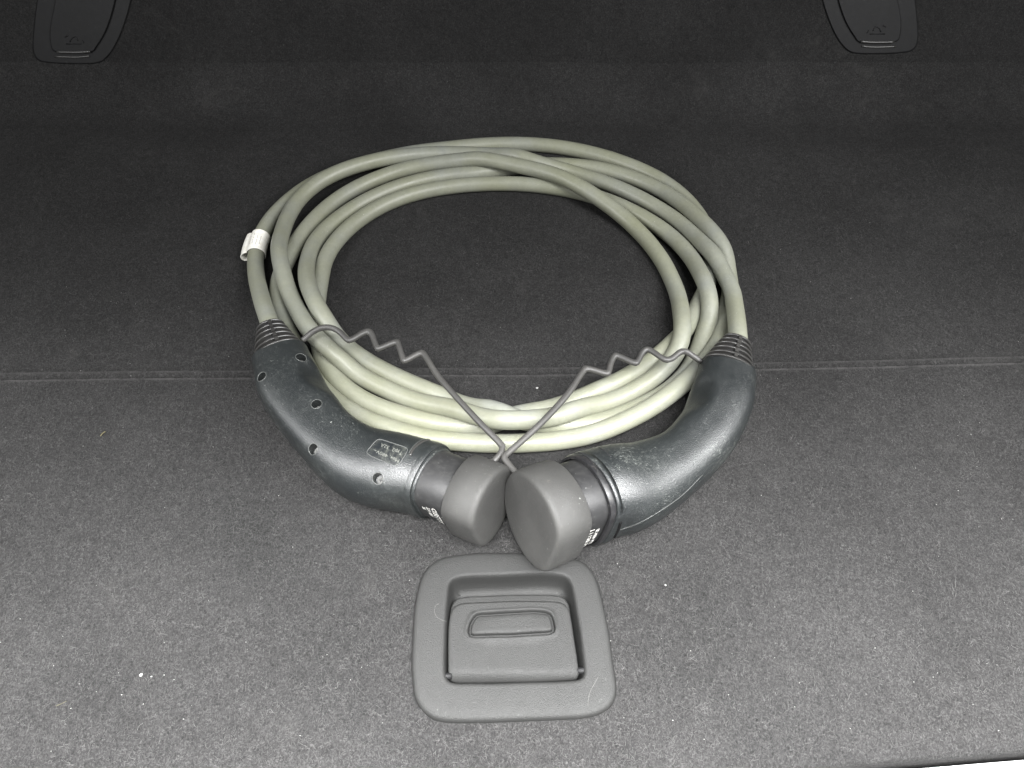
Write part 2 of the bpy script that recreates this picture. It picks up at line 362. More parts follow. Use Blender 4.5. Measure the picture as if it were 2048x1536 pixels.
V, f = loft(rings, False, True); fl = fix_normals(newobj('flap', V, f, M_trim, hd_)); sharp(fl, 50)
rings = [tilt(inset(bt, .0005, zt-.004)), tilt(inset(bt, .0006, zt-.0010)), tilt(inset(bt, .0010, zt-.0001)), tilt(inset(bt, .0018, zt+.0003))]
Rr = rings[-1].copy(); Rr[:, :2] = cenB+(Rr[:, :2]-cenB)*.6; Rr[:, 2] = rings[-1][:, 2].mean()*.4+rings[-1][:, 2]*.6; rings.append(Rr)
V, f = loft(rings, False, True); fix_normals(newobj('release_button', V, f, M_trim, hd_))
# lower tongue of the flap that shows behind its rear edge
T2 = [(x_, y_-11 if y_ < 1260 else y_) for x_, y_ in FLAP]; T2 = [(1024+(x_-1024)*.985, y_) for x_, y_ in T2]
tg = polar(T2, cenH, -.001)
V, f = loft([inset(tg, .0004, -.008), inset(tg, 0, -.0022), inset(tg, .0005, -.0014), inset(tg, .0015, -.0012)], False, True)
fix_normals(newobj('flap_tongue', V, f, M_trim, hd_))
for px, py in ((1163, 1341), (893, 1352)):
    c0 = P(px, py, .001); a = [np.array(c0)+np.array([sx, 0, 0]) for sx in (-.004, -.0035, .0035, .004)]
    tube(a, [.001, .0023, .0023, .001], M_tetherc, 'hinge_pin', hd_, 14)
# ---------------------------------------------------------------- the cable
CK = np.array([(-2091,4165,340),(-2143,4280,327),(-2202,4408,300),(-2267,4548,260),(-2332,4696,214),(-2395,4846,169),(-2452,4992,131),(-2498,5130,104),(-2533,5261,88),(-2556,5386,81),(-2565,5509,80),(-2561,5629,80),(-2545,5747,80),(-2517,5863,80),(-2478,5976,80),(-2429,6085,80),(-2373,6190,80),(-2309,6291,80),(-2237,6387,80),(-2156,6476,80),(-2068,6556,80),(-1973,6631,80),(-1873,6698,80),(-1770,6759,80),(-1663,6815,80),(-1554,6865,80),(-1442,6910,80),(-1329,6951,80),(-1215,6989,80),(-1099,7023,80),(-982,7050,80),(-864,7072,80),(-746,7093,80),(-628,7114,80),(-509,7134,80),(-391,7151,80),(-272,7164,80),(-152,7173,80),(-32,7177,80),(88,7175,80),(207,7168,80),(326,7155,80),(445,7137,80),(562,7112,80),(678,7081,80),(792,7044,80),(903,7002,80),(1013,6954,80),(1121,6901,80),(1225,6842,80),(1327,6778,80),(1425,6709,80),(1518,6634,80),(1605,6552,80),(1685,6463,80),(1757,6369,80),(1820,6269,80),(1875,6164,80),(1920,6056,80),(1957,5944,80),(1984,5829,80),(2002,5711,80),(2006,5591,80),(1997,5471,80),(1982,5351,80),(1960,5233,80),(1930,5118,80),(1898,5004,80),(1852,4893,80),(1795,4786,80),(1739,4679,80),(1688,4571,80),(1633,4465,80),(1564,4368,80),(1483,4281,80),(1400,4194,80),(1315,4111,80),(1226,4032,80),(1132,3958,80),(1034,3890,80),(933,3826,80),(828,3768,80),(721,3713,80),(614,3656,80),(506,3604,80),(395,3559,80),(283,3523,80),(167,3499,80),(51,3471,80),(-62,3424,80),(-179,3371,80),(-299,3358,80),(-418,3360,80),(-538,3369,80),(-657,3387,80),(-774,3417,80),(-889,3454,80),(-1002,3494,80),(-1113,3539,80),(-1221,3593,80),(-1322,3656,80),(-1416,3727,80),(-1502,3806,80),(-1580,3892,80),(-1645,3988,80),(-1698,4094,80),(-1737,4207,80),(-1773,4321,80),(-1805,4436,80),(-1827,4554,80),(-1841,4672,80),(-1849,4790,80),(-1855,4908,80),(-1859,5026,80),(-1861,5144,80),(-1859,5262,80),(-1843,5380,80),(-1813,5495,80),(-1770,5606,80),(-1717,5712,80),(-1655,5814,80),(-1584,5909,80),(-1505,5999,80),(-1420,6081,80),(-1327,6156,80),(-1228,6222,80),(-1123,6280,80),(-1014,6328,80),(-901,6369,80),(-786,6402,80),(-669,6429,80),(-551,6450,80),(-432,6465,80),(-313,6476,80),(-193,6481,80),(-73,6481,80),(46,6477,80),(166,6466,80),(284,6450,80),(402,6427,80),(518,6400,80),(633,6367,80),(746,6327,80),(856,6281,80),(964,6228,80),(1069,6167,80),(1169,6100,80),(1265,6026,80),(1357,5948,80),(1444,5864,80),(1525,5774,81),(1598,5674,86),(1662,5565,95),(1715,5447,109),(1757,5320,128),(1785,5187,153),(1800,5050,187),(1810,4916,219),(1823,4791,226),(1831,4683,206),(1828,4588,173),(1812,4499,140),(1781,4412,111),(1744,4320,87),(1703,4221,80),(1657,4118,80),(1602,4016,80),(1539,3917,80),(1466,3826,80),(1382,3744,80),(1289,3671,80),(1189,3606,80),(1084,3547,80),(977,3493,80),(867,3444,80),(753,3404,80),(635,3378,80),(514,3370,80),(394,3368,82),(275,3362,101),(158,3355,137),(44,3363,180),(-73,3401,207),(-193,3461,182),(-306,3510,128),(-418,3563,93),(-527,3622,81),(-636,3678,80),(-745,3731,80),(-853,3784,80),(-959,3840,80),(-1063,3897,80),(-1165,3958,80),(-1264,4023,80),(-1359,4093,80),(-1447,4166,81),(-1527,4238,93),(-1597,4308,118),(-1653,4378,155),(-1707,4451,192),(-1763,4533,218),(-1819,4628,229),(-1873,4739,226),(-1925,4862,210),(-1967,4996,182),(-1995,5134,151),(-2008,5271,125),(-2008,5404,108),(-1992,5531,96),(-1957,5651,87),(-1906,5764,82),(-1842,5868,80),(-1771,5965,80),(-1693,6057,80),(-1610,6143,80),(-1522,6223,80),(-1428,6297,80),(-1329,6365,80),(-1226,6425,80),(-1119,6478,80),(-1008,6525,80),(-895,6564,80),(-780,6596,80),(-663,6622,80),(-545,6639,80),(-426,6655,80),(-308,6680,80),(-190,6706,80),(-72,6725,80),(47,6753,80),(165,6784,80),(284,6799,80),(403,6804,80),(523,6801,80),(642,6791,80),(761,6775,80),(878,6752,80),(994,6720,80),(1106,6679,80),(1215,6629,81),(1319,6568,84),(1418,6496,90),(1511,6414,100),(1598,6322,112),(1676,6220,128),(1745,6109,146),(1807,5992,167),(1861,5872,188),(1912,5753,207),(1959,5638,222),(2005,5528,227),(2047,5427,217),(2081,5333,190),(2100,5245,151),(2106,5158,115),(2109,5065,89),(2104,4962,80),(2081,4849,80),(2039,4731,80),(1999,4613,80),(1962,4493,82),(1922,4367,95),(1866,4238,123),(1796,4114,155),(1719,3999,181),(1636,3894,198),(1552,3799,208),(1466,3712,211),(1378,3634,208),(1288,3561,203),(1195,3494,197),(1099,3433,190),(999,3377,183),(896,3326,175),(791,3281,164),(682,3247,147),(570,3225,124),(456,3216,99),(340,3208,83),(222,3199,80),(103,3191,80),(-17,3186,80),(-137,3187,80),(-257,3191,80),(-376,3199,80),(-496,3208,80),(-615,3223,80),(-733,3245,80),(-849,3278,80),(-964,3316,80),(-1077,3357,80),(-1188,3403,80),(-1295,3457,80),(-1395,3521,80),(-1490,3593,80),(-1580,3674,80),(-1665,3762,80),(-1741,3860,80),(-1805,3965,80),(-1866,4070,80),(-1930,4172,80),(-1994,4274,80),(-2054,4378,80),(-2109,4484,80),(-2159,4593,80),(-2200,4705,80),(-2232,4821,80),(-2253,4939,80),(-2259,5058,80),(-2252,5177,80),(-2234,5293,80),(-2213,5410,80),(-2190,5527,80),(-2158,5642,80),(-2118,5755,80),(-2072,5865,80),(-2019,5972,80),(-1960,6075,80),(-1893,6174,80),(-1819,6267,80),(-1737,6354,80),(-1649,6435,80),(-1556,6509,80),(-1458,6576,80),(-1356,6634,83),(-1249,6681,89),(-1138,6718,97),(-1024,6744,107),(-908,6763,119),(-791,6774,132),(-673,6775,148),(-554,6766,170),(-436,6747,199),(-317,6714,223),(-200,6678,229),(-85,6647,224),(27,6610,225),(137,6571,226),(248,6535,226),(354,6489,228),(456,6433,233),(553,6372,233),(647,6309,225),(737,6247,212),(824,6184,196),(909,6120,177),(990,6057,155),(1070,5992,132),(1145,5921,111),(1216,5841,95),(1280,5752,84),(1339,5654,80),(1392,5549,80),(1439,5440,80),(1481,5328,80),(1516,5211,80),(1543,5089,83),(1562,4961,94),(1572,4826,113),(1569,4687,142),(1555,4547,183),(1540,4408,218),(1524,4281,225),(1498,4174,205),(1457,4083,176),(1402,4003,147),(1333,3930,121),(1254,3860,100),(1165,3794,86),(1069,3730,80),(968,3667,80),(861,3610,88),(748,3556,114),(634,3499,161),(520,3431,210),(405,3370,234),(289,3327,254),(174,3293,282),(56,3271,303),(-65,3272,302),(-183,3303,275),(-295,3354,242),(-409,3413,218),(-524,3473,183),(-641,3524,143),(-758,3571,112),(-872,3623,92),(-983,3678,82),(-1090,3736,80),(-1194,3794,80),(-1293,3852,85),(-1383,3910,105),(-1460,3968,139),(-1536,4022,180),(-1615,4081,212),(-1695,4152,228),(-1773,4239,228),(-1848,4339,216),(-1915,4449,194),(-1977,4560,176),(-2035,4667,170),(-2086,4768,174),(-2130,4865,188),(-2168,4961,206),(-2204,5062,222),(-2239,5172,230),(-2273,5294,224),(-2299,5425,202),(-2312,5558,176),(-2316,5689,159),(-2312,5814,150),(-2296,5934,146),(-2268,6046,148),(-2228,6151,153),(-2174,6248,159),(-2108,6338,167),(-2032,6422,172),(-1946,6498,176),(-1853,6567,177),(-1754,6629,177),(-1651,6684,176),(-1544,6733,174),(-1434,6777,171),(-1322,6816,166),(-1209,6851,160),(-1095,6882,152),(-979,6907,144),(-863,6925,136),(-746,6937,131),(-627,6938,129),(-509,6930,132),(-390,6911,140),(-272,6884,153),(-156,6849,174),(-41,6808,205),(74,6758,223),(187,6718,211),(297,6691,188),(407,6673,163),(517,6657,138),(628,6637,116),(738,6608,99),(846,6569,87),(952,6521,81),(1055,6464,80),(1156,6400,80),(1253,6331,80),(1347,6257,80),(1438,6177,80),(1525,6091,81),(1606,5996,88),(1680,5893,100),(1747,5780,116),(1804,5658,137),(1852,5530,163),(1894,5401,198),(1936,5277,225),(1977,5164,225),(2008,5061,210),(2029,4961,206),(2047,4850,211),(2055,4718,217),(2041,4571,234),(2016,4415,275),(1989,4265,317),(1964,4126,347),(1943,4003,360),(1943,4003,360)], float)/1e4
cpath = crc(CK, 4, False)
def plug_frame(pts, zz, n=10):
    A = np.array([P(a, b, z)[:] for (a, b), z in zip(pts, zz)]); return crc(A, n, False)
cab = empty('charging_cable', (0, .42, 0), 'coiled grey green charging cable with a black plug at each end, lying on the carpet', 'charging cable')
# extend into the boots
cj = tube(cpath, .008, M_cable, 'cable', cab, 24)
# white wrap label on the cable near the left plug
def sub(path, a, b):     # piece of a path between two picture points
    pa, pb = P(*a, .01), P(*b, .01)
    ia = np.argmin(np.linalg.norm(path[:300, :2]-np.array(pa)[:2], axis=1)); ib = np.argmin(np.linalg.norm(path[:300, :2]-np.array(pb)[:2], axis=1))
    return min(ia, ib), max(ia, ib)
ia, ib = sub(cpath, (509, 506), (524, 461))
seg = crc(cpath[ia:ib+1:3], 4, False)
T = np.gradient(seg, axis=0); T /= np.linalg.norm(T, axis=1)[:, None]
rings_o, rings_i = [], []
prof_ = []
for q in np.linspace(-2.62, 2.95, 60):       # wraps the cable, then sticks out as a doubled tail on the outside (left)
    prof_.append((math.cos(q)*.0092, math.sin(q)*.0092))
# cross-section: wrap + tail towards the left
tail = [(-.0092+.0000, .0016), (-.0125, .0008), (-.0142, -.0014), (-.0138, -.0042), (-.0118, -.0058), (-.0100, -.0050)]
prof_ = [(math.cos(q)*.0090, math.sin(q)*.0090) for q in np.linspace(-2.5, 2.75, 50)]
tail = [(-.0108, .0030), (-.0136, .0012), (-.0154, -.0014), (-.0155, -.0044), (-.0136, -.0066), (-.0108, -.0068)]
prof_ = prof_+tail
V, f = [], []; np_ = len(prof_); th_ = .0004
pr = np.array(prof_); tt = np.gradient(pr, axis=0); nn_ = np.column_stack([tt[:, 1], -tt[:, 0]]); nn_ /= np.linalg.norm(nn_, axis=1)[:, None]
pr2 = pr+nn_*th_; loop = np.vstack([pr, pr2[::-1]])
rings = []
for p_, t_ in zip(seg, T):
    Nn = np.cross(t_, [0, 0, 1.]); Nn /= np.linalg.norm(Nn); 
    if Nn[0] < 0: Nn = -Nn
    B = np.array([0, 0, 1.]); rings.append(p_+loop[:, :1]*Nn+(loop[:, 1:])*B)
V, f = loft(rings); 
nL = len(loop)
for r0_ in (0, len(rings)-1):
    for q in range(np_-1): f.append((r0_*nL+q, r0_*nL+q+1, r0_*nL+nL-2-q, r0_*nL+nL-1-q))
sl = fix_normals(newobj('wrap_label', V, f, M_label, cab)); sl['label'] = 'white wrap-around label'; sharp(sl, 40)
# small printed marks on the label
mc, mt = seg[len(seg)//2], T[len(seg)//2]; Nn = np.cross(mt, [0, 0, 1.]); Nn = Nn if Nn[0] > 0 else -Nn
vv, ff = [], []
for row, ang in enumerate((1.0, 1.35, 1.75, 2.1)):
    for q in range(9):
        if rng.random() < .25: continue
        s0 = -.0085+q*.0019; l = .0012
        for (ds, da) in ((0, 0), (l, 0), (l, .09), (0, .09)):
            a_ = ang+da; pp = mc+mt*(s0+ds)+(Nn*math.cos(a_)+np.array([0, 0, 1.])*math.sin(a_))*.00955
            vv.append(pp)
        ff.append((len(vv)-4, len(vv)-3, len(vv)-2, len(vv)-1))
newobj('faded_print', vv, ff, M_inkg, sl, smooth=False)

# ---------------------------------------------------------------- plugs
PHI = np.linspace(0, 2*math.pi, 96, endpoint=False)
def dshape(R, flat, phi0, phi=PHI, k=11):
    """circle with one side cut flat towards phi0"""
    cz = np.cos(phi-phi0); lim = np.where(cz > .05, flat/np.maximum(cz, .05), 10.)
    return (R**-k+lim**-k)**(-1./k)
def sell(a, b, n, phi=PHI):
    return (np.abs(np.cos(phi)/a)**n+np.abs(np.sin(phi)/b)**n)**(-1/n)
def frames(path):
    T = np.gradient(path, axis=0); T /= np.linalg.norm(T, axis=1)[:, None]
    N = np.cross(T, [0, 0, 1.]); N /= np.linalg.norm(N, axis=1)[:, None]; B = np.cross(N, T); return T, N, B
def ringat(p, N, B, rad, phi=PHI):
    return p+rad[:, None]*(np.cos(phi)[:, None]*N+np.sin(phi)[:, None]*B)
def text_mesh(txt, size):
    cu = bpy.data.curves.new('t', 'FONT'); cu.body = txt; cu.size = size; cu.align_x = 'LEFT'; cu.resolution_u = 3
    ob = bpy.data.objects.new('t', cu); C.objects.link(ob); bpy.context.view_layer.update()
    me = bpy.data.meshes.new_from_object(ob.evaluated_get(bpy.context.evaluated_depsgraph_get()))
    bpy.data.objects.remove(ob); bm = bmesh.new(); bm.from_mesh(me); bmesh.ops.triangulate(bm, faces=bm.faces)
    for _ in range(1): bmesh.ops.subdivide_edges(bm, edges=[e for e in bm.edges if e.calc_length() > size*.4], cuts=1)
    bmesh.ops.triangulate(bm, faces=bm.faces)
    V = np.array([v.co[:] for v in bm.verts]); F_ = [tuple(v.index for v in q.verts) for q in bm.faces]; bm.free(); return V, F_
def build_plug(side, spine, zs, ab, capc, colc, flat_phi, bootpath, boot_r):
    """spine: picture points from the boot base to the collar; ab: (half width, half height, exponent)"""
    path = plug_frame(spine, zs, 8); n = len(path)
    prm = crc(np.array(ab, float), 8, False)
    T, N, B = frames(path)
    cap = np.array(P(*capc[:2], capc[2])); col = path[-1]; ax = cap-col; Lax = np.linalg.norm(ax); ax /= Lax
    NX = np.cross(ax, [0, 0, 1.]); NX /= np.linalg.norm(NX); BX = np.cross(NX, ax)
    rings = []
    for i in range(n):
        u_ = i/(n-1); wgt = np.clip((u_-.72)/.28, 0, 1); wgt = wgt*wgt*(3-2*wgt)
        ra = sell(*prm[i])
        rd = dshape(prm[i][0], prm[i][0]*.83, flat_phi)
        fg = math.exp(-((u_-.33)/.30)**2)
        fd = math.pi-.72 if side < 0 else .72
        cz = np.cos(PHI-fd); dist = (.0205 if side < 0 else .0200)*fg+.06*(1-fg); lim = np.where(cz > .05, dist/np.maximum(cz, .05), 10.)
        ra = (ra**-16+lim**-16)**(-1/16.)
        rad = ra*(1-wgt)+rd*wgt
        Nn = N[i]*(1-wgt)+NX*wgt; Nn /= np.linalg.norm(Nn); Bb = B[i]
        rings.append(ringat(path[i], Nn, Bb, rad))
    Rc = prm[-1][0]
    endr = rings[-1]
    # front lip of the housing
    c0 = path[-1]
    def axr(s, R, fr=.82): return ringat(c0+ax*s, NX, BX, dshape(R, R*fr, flat_phi))
    rings += [axr(.004, Rc), axr(.0075, Rc-.0002), axr(.0085, Rc-.0008), axr(.0085, Rc-.003), axr(.002, Rc-.0035)]
    first = rings[0]; cen = path[0]; rings.insert(0, cen+(first-cen)*.97-T[0]*.0006)
    V, f = loft(rings, True, False)
    body = fix_normals(newobj('housing', V, f, M_body, cab))
    return dict(path=path, T=T, N=N, B=B, ax=ax, NX=NX, BX=BX, c0=c0, L=Lax, Rc=Rc, body=body, axr=axr, prm=prm, flat=flat_phi)
def add_boot(pl, px_path, zz, r0, r1, name='strain_relief'):
    bp = plug_frame(px_path, zz, 12); T, N, B = frames(bp); n = len(bp)
    core = tube(bp, list(np.linspace(r0-.0052, r1-.0024, n)), M_dark, name, cab, 32)
    nr = 6
    Ld = np.r_[0, np.cumsum(np.linalg.norm(np.diff(bp, axis=0), axis=1))]
    for k in range(nr):
        q = k/(nr-.4); 
        def at(s): return np.array([np.interp(s, Ld, bp[:, j]) for j in range(3)])
        s0 = Ld[-1]*q; p0_ = at(s0); i = min(n-1, int(q*(n-1)))
        R = r0+(r1-r0)*(q**.9)
        rad = lambda rr: sell(rr, rr*.94, 2.3)
        rs = [ringat(p0_, N[i], B[i], rad(R-.004)), ringat(p0_, N[i], B[i], rad(R-.0004)), ringat(p0_+T[i]*.0004, N[i], B[i], rad(R)), ringat(p0_+T[i]*.0016, N[i], B[i], rad(R-.0002)), ringat(p0_+T[i]*.0020, N[i], B[i], rad(R-.0006)), ringat(p0_+T[i]*.0020, N[i], B[i], rad(R-.005))]
        V, f = loft(rs); rb = fix_normals(newobj('rib', V, f, M_boot, core)); sharp(rb, 40)
    # bridging tabs in a row along the upper side
    for k in range(nr-1):
        q = (k+.5)/(nr-.4); s0 = Ld[-1]*q+.0015; i = min(n-1, int((q)*(n-1))); R = r0+(r1-r0)*(q**.9)
        p0_ = np.array([np.interp(s0, Ld, bp[:, j]) for j in range(3)])
        for ph in (1.45,):
            d = math.cos(ph)*N[i]+math.sin(ph)*B[i]; t2 = -math.sin(ph)*N[i]+math.cos(ph)*B[i]
            c_ = p0_+d*(R-.0022); vs = []
            for a in (-.0019, .0019):
                for b in (-.0014, .0014):
                    for e in (-.002, .0014): vs.append(c_+T[i]*a+t2*b+d*e)
            newobj('tab', vs, [(0, 1, 3, 2), (4, 6, 7, 5), (0, 4, 5, 1), (2, 3, 7, 6), (1, 5, 7, 3), (0, 2, 6, 4)], M_boot, core, smooth=False)
    return core
def sleeve(pl, gloss):
    axr, Rc, L = pl['axr'], pl['Rc'], pl['L']
    Rs = Rc-.0040
    V, f = loft([axr(-.002, Rs), axr(.012, Rs), axr(L-.004, Rs-.0006), axr(L-.003, Rs-.002)], False, True)
    s_ = fix_normals(newobj('connector_sleeve', V, f, M_sleeve, cab)); pl['Rs'] = Rs; pl['sleeve'] = s_
    if gloss:
        V, f = loft([axr(.0040, Rc-.0028), axr(.0089, Rc-.0028), axr(.0094, Rc-.0008), axr(.0112, Rc-.0002), axr(.0140, Rc-.0010), axr(.0144, Rc-.0030), axr(.0110, Rc-.0034)])
        g = fix_normals(newobj('collar_ring', V, f, M_gloss, cab)); sharp(g, 40)
    else:
        V, f = loft([axr(.0070, Rc-.0030), axr(.0092, Rc-.0026), axr(.0105, Rc-.0030), axr(.0108, Rc-.0042)])
        fix_normals(newobj('collar_ring', V, f, M_body, cab))
    return s_
def sleeve_text(pl, lines, parent, flip):
    """print on the sleeve: lines = (text, size, s along the axis, phi start)"""
    for txt, size, s0, ph0 in lines:
        V, F_ = text_mesh(txt, size); out = []
        for v in V:
            ph = ph0-v[0]/pl['Rs']; s_ = pl['L']-.028+s0+v[1]
            ra = dshape(pl['Rs'], pl['Rs']*.83, pl['flat'], np.array([ph]))[0]+.00025
            out.append(pl['c0']+pl['ax']*s_+ra*(math.cos(ph)*pl['NX']+math.sin(ph)*pl['BX']))
        newobj('print', out, F_, M_ink, parent, smooth=False)
def add_cap(pl, label, cord_px, cord_z, length=.028, back=.0022):
    axr, L, Rc = pl['axr'], pl['L'], pl['Rc']
    R = Rc+back; c0, ax = pl['c0'], pl['ax']
    e = empty('dust_cap', tuple(c0+ax*L), label, 'rubber cap', 'grey rubber dust caps on the plugs')
    def r_(s, q): return ringat(c0+ax*s, pl['NX'], pl['BX'], dshape(q, q*.80, pl['flat'], k=15))
    rings = [r_(L-length+.0003, R-.0045), r_(L-length, R-.0032), r_(L-length, R-.0008), r_(L-length+.0006, R-.0002), r_(L-length*.5, R+.0002), r_(L-.0050, R), r_(L-.0026, R-.0004), r_(L-.0011, R-.0013), r_(L-.0003, R-.0026), r_(L, R-.0044), r_(L+.0001, R-.010), r_(L+.0001, R-.018)]
    V, f = loft(rings, False, True); fix_normals(newobj('cap', V, f, M_cap, e))
    cp = np.array([P(a, b, z)[:] for (a, b), z in zip(cord_px, cord_z)])
    cp = crc(cp, 8, False)
    for _ in range(22): cp[1:-1] = .25*cp[:-2]+.5*cp[1:-1]+.25*cp[2:]; tube(cp, .0024, M_cord, 'tether_cord', e, 12)
    return e
def screwhole(pl, px, z_guess, depth=.009, R=.0034):
    """cut a round screw pocket where the picture shows one and seat a screw in it"""
    body = pl['body']; dg = bpy.context.evaluated_depsgraph_get()
    o = Vector((0, 0, H)); d = (P(*px, 0)-o).normalized()
    mi = body.matrix_world.inverted()
    hit, loc, nor, idx = body.ray_cast(mi@o, d)
    if not hit: return None
    loc = body.matrix_world@loc
    axis = Vector((0, -.1, 1))*.55+nor*.45; axis.normalize()
    return loc, axis, nor
def cyl(c0, axis, R, h0, h1, n=28, name='cut', m=None, parent=None):
    q = axis.to_track_quat('Z', 'Y'); vs = []
    for h in (h0, h1):
        for k in range(n):
            a = 2*math.pi*k/n; vs.append(c0+q@Vector((R*math.cos(a), R*math.sin(a), h)))
    f = [(k, (k+1) % n, (k+1) % n+n, k+n) for k in range(n)]+[tuple(range(n-1, -1, -1)), tuple(range(n, 2*n))]
    return newobj(name, vs, f, m, parent, smooth=False)
def cut(body, cutters):
    bm_ = bmesh.new()
    me = bpy.data.meshes.new('c')
    V, f = [], []
    for c_ in cutters:
        o = len(V); V += [tuple(v.co) for v in c_.data.vertices]; f += [tuple(o+k for k in p.vertices) for p in c_.data.polygons]; bpy.data.objects.remove(c_)
    me.from_pydata(V, [], f); co = bpy.data.objects.new('c', me); C.objects.link(co)
    mod = body.modifiers.new('b', 'BOOLEAN'); mod.operation = 'DIFFERENCE'; mod.object = co; mod.solver = 'EXACT'
    bpy.context.view_layer.update()
    nm = bpy.data.meshes.new_from_object(body.evaluated_get(bpy.context.evaluated_depsgraph_get()))
    body.modifiers.clear(); body.data = nm; bpy.data.objects.remove(co)
    nm.polygons.foreach_set('use_smooth', [True]*len(nm.polygons)); sharp(body, 38)

M_edge = mat('pale_plastic_edge', (.07, .073, .07), .35, .5)  # paler than the housing, for rims, outlines and seams
# left plug
pl = build_plug(-1, [(562,716),(570,742),(584,775),(613,822),(659,879),(718,924),(790,946),(844,959)],
                [.036,.0365,.037,.037,.036,.034,.0325,.032],
                [(.0235,.0200,2.6),(.0240,.0205,2.8),(.0262,.0212,3.8),(.0248,.0218,3.8),(.0238,.0230,3.2),(.0278,.0262,2.5),(.0308,.0300,2.2),(.0308,.0310,2.)],
                (988,1017,.041), None, -.10, None, None)
bl = add_boot(pl, [(563,717),(555,697),(548,676),(541,655)], [.036,.0358,.035,.034], .0225, .0118)
sleeve(pl, False)
bpy.context.view_layer.update()
holes = []
def rim(pl, l, a):
    q = a.to_track_quat('Z', 'Y'); pts = []
    for k in range(26):
        an = 2*math.pi*k/24; o = Vector(l)+q@Vector((.0042*math.cos(an), .0042*math.sin(an), .02)); hit, loc, nor, idx = pl['body'].ray_cast(pl['body'].matrix_world.inverted()@o, -a)
        if hit and (loc-Vector(l)).length < .009: pts.append(pl['body'].matrix_world@loc)
    if len(pts) > 20: return pts
for px in ((602,714),(523,753),(633,808),(626,898),(822,869),(756,957)):
    h_ = screwhole(pl, px, .05)
    if h_: holes.append(h_)
rims = [rim(pl, l, a) for l, a, n_ in holes]
cs = [cyl(l, a, .0041, -.010, .02) for l, a, n_ in holes]
cut(pl['body'], cs)
for l, a, n_ in holes:
    sc = cyl(l, a, .0026, -.0098, -.0080, 16, 'screw', M_screw, pl['body'])
    # cross slot
    q = a.to_track_quat('Z', 'Y'); vs = []; fs = []
    for (w1, w2) in ((.0016, .0003), (.0003, .0016)):
        o = len(vs); vs += [l+q@Vector((x_, y_, -.0079)) for x_, y_ in ((-w1, -w2), (w1, -w2), (w1, w2), (-w1, w2))]; fs.append((o, o+1, o+2, o+3))
    if len(fs): newobj('cross_slot', vs, fs, M_dark, pl['body'], smooth=False)
for pts in rims:
    if pts: tube([tuple(p) for p in pts], .0003, M_edge, 'hole_rim', pl['body'], 6, False)
# rating panel: raised outline with worn lettering
def on_body(pl, px, py, lift=.0003):
    o = Vector((0, 0, H)); d = (P(px, py, 0)-o).normalized(); hit, loc, nor, idx = pl['body'].ray_cast(pl['body'].matrix_world.inverted()@o, d)
    return np.array(pl['body'].matrix_world@loc+nor*lift) if hit else None
def body_line(pl, pts, rad, m, name, closed=True, lift=.0002, seg_=5, **kw):
    D = crc(np.array(pts, float), seg_, closed); Q = [on_body(pl, a, b, lift) for a, b in D]; Q = [q for q in Q if q is not None]
    if closed: Q = Q+[Q[0], Q[1]]
    return tube(Q, rad, m, name, pl['body'], 6, not closed, **kw)
bpy.context.view_layer.update()
body_line(pl, [(736,908),(735,902),(742,893),(752,882),(759,879),(768,881),(790,888),(808,894),(815,899),(812,907),(806,917),(800,926),(792,931),(783,929),(765,922),(748,915)], .00035, M_edge, 'rating_panel_outline', label='raised outline round worn rating text')
po = crc(np.array([(736,908),(735,902),(742,893),(752,882),(759,879),(768,881),(790,888),(808,894),(815,899),(812,907),(806,917),(800,926),(792,931),(783,929),(765,922),(748,915)], float), 4, True); pc = po.mean(0)
M_panel = mat('worn_panel', (.01, .011, .012), .4, .5, plastic_build((.008, .0095, .011), (.010, .012, .013), (.15, .155, .13), .46, .3, .3, .55))
rr2 = []
for k in (1., .8, .6, .4, .2): rr2.append(np.array([on_body(pl, *(pc+(q-pc)*k), .00012) for q in po]))
V, f = loft(rr2, False, True); fix_normals(newobj('rating_panel', V, f, M_panel, pl['body']))
def text_px(pl, txt, org, dx, dy, m, name, size=1.):
    V, F_ = text_mesh(txt, size); out = []
    for v in V:
        a = org[0]+v[0]*dx[0]+v[1]*dy[0]; b = org[1]+v[0]*dx[1]+v[1]*dy[1]; q = on_body(pl, a, b, .0003)
        if q is None: return
        out.append(q)
    newobj(name, out, F_, m, pl['body'], smooth=False)
text_px(pl, 'Max. 480V~', (800,920), (-10.5,-4.6), (5.6,-9.4) and (-4.4,9.0), M_ink2, 'lettering')
text_px(pl, 'Typ2  32A', (806,905), (-10,-4.4), (-4.4,9.0), M_ink2, 'lettering')
body_line(pl, [(820,911),(826,899),(836,889),(848,882),(858,880)], .0011, M_boot, 'grip_mark', False, .0000)
body_line(pl, [(818,906),(824,896),(834,886),(846,879),(858,876)], .0003, M_edge, 'grip_mark_edge', False)
sleeve_text(pl, [('IP44', .0050, -.0034, .10), ('CE', .0056, -.0100, .44), ('BETTY', .0072, -.0104, .18), ('32A 480V', .0044, -.0150, .38), ('20', .0040, -.0190, .30)], pl['sleeve'], -1)
cap_l = add_cap(pl, 'left dust cap, its front turned away and leaning against the larger looking cap',
    [(605,681),(626,663),(646,655),(665,656),(681,665),(694,679),(704,679),(731,663),(743,667),(753,694),(760,696),(790,684),(797,689),(806,718),(813,720),(840,706),(850,711),(874,750),(905,786),(960,846),(1001,887),(1004,897),(1001,908),(985,925)],
    [.044,.048,.052,.052,.050,.049,.049,.048,.047,.046,.046,.045,.045,.044,.044,.044,.044,.045,.047,.048,.047,.047,.047,.046], back=.0016, length=.0265)
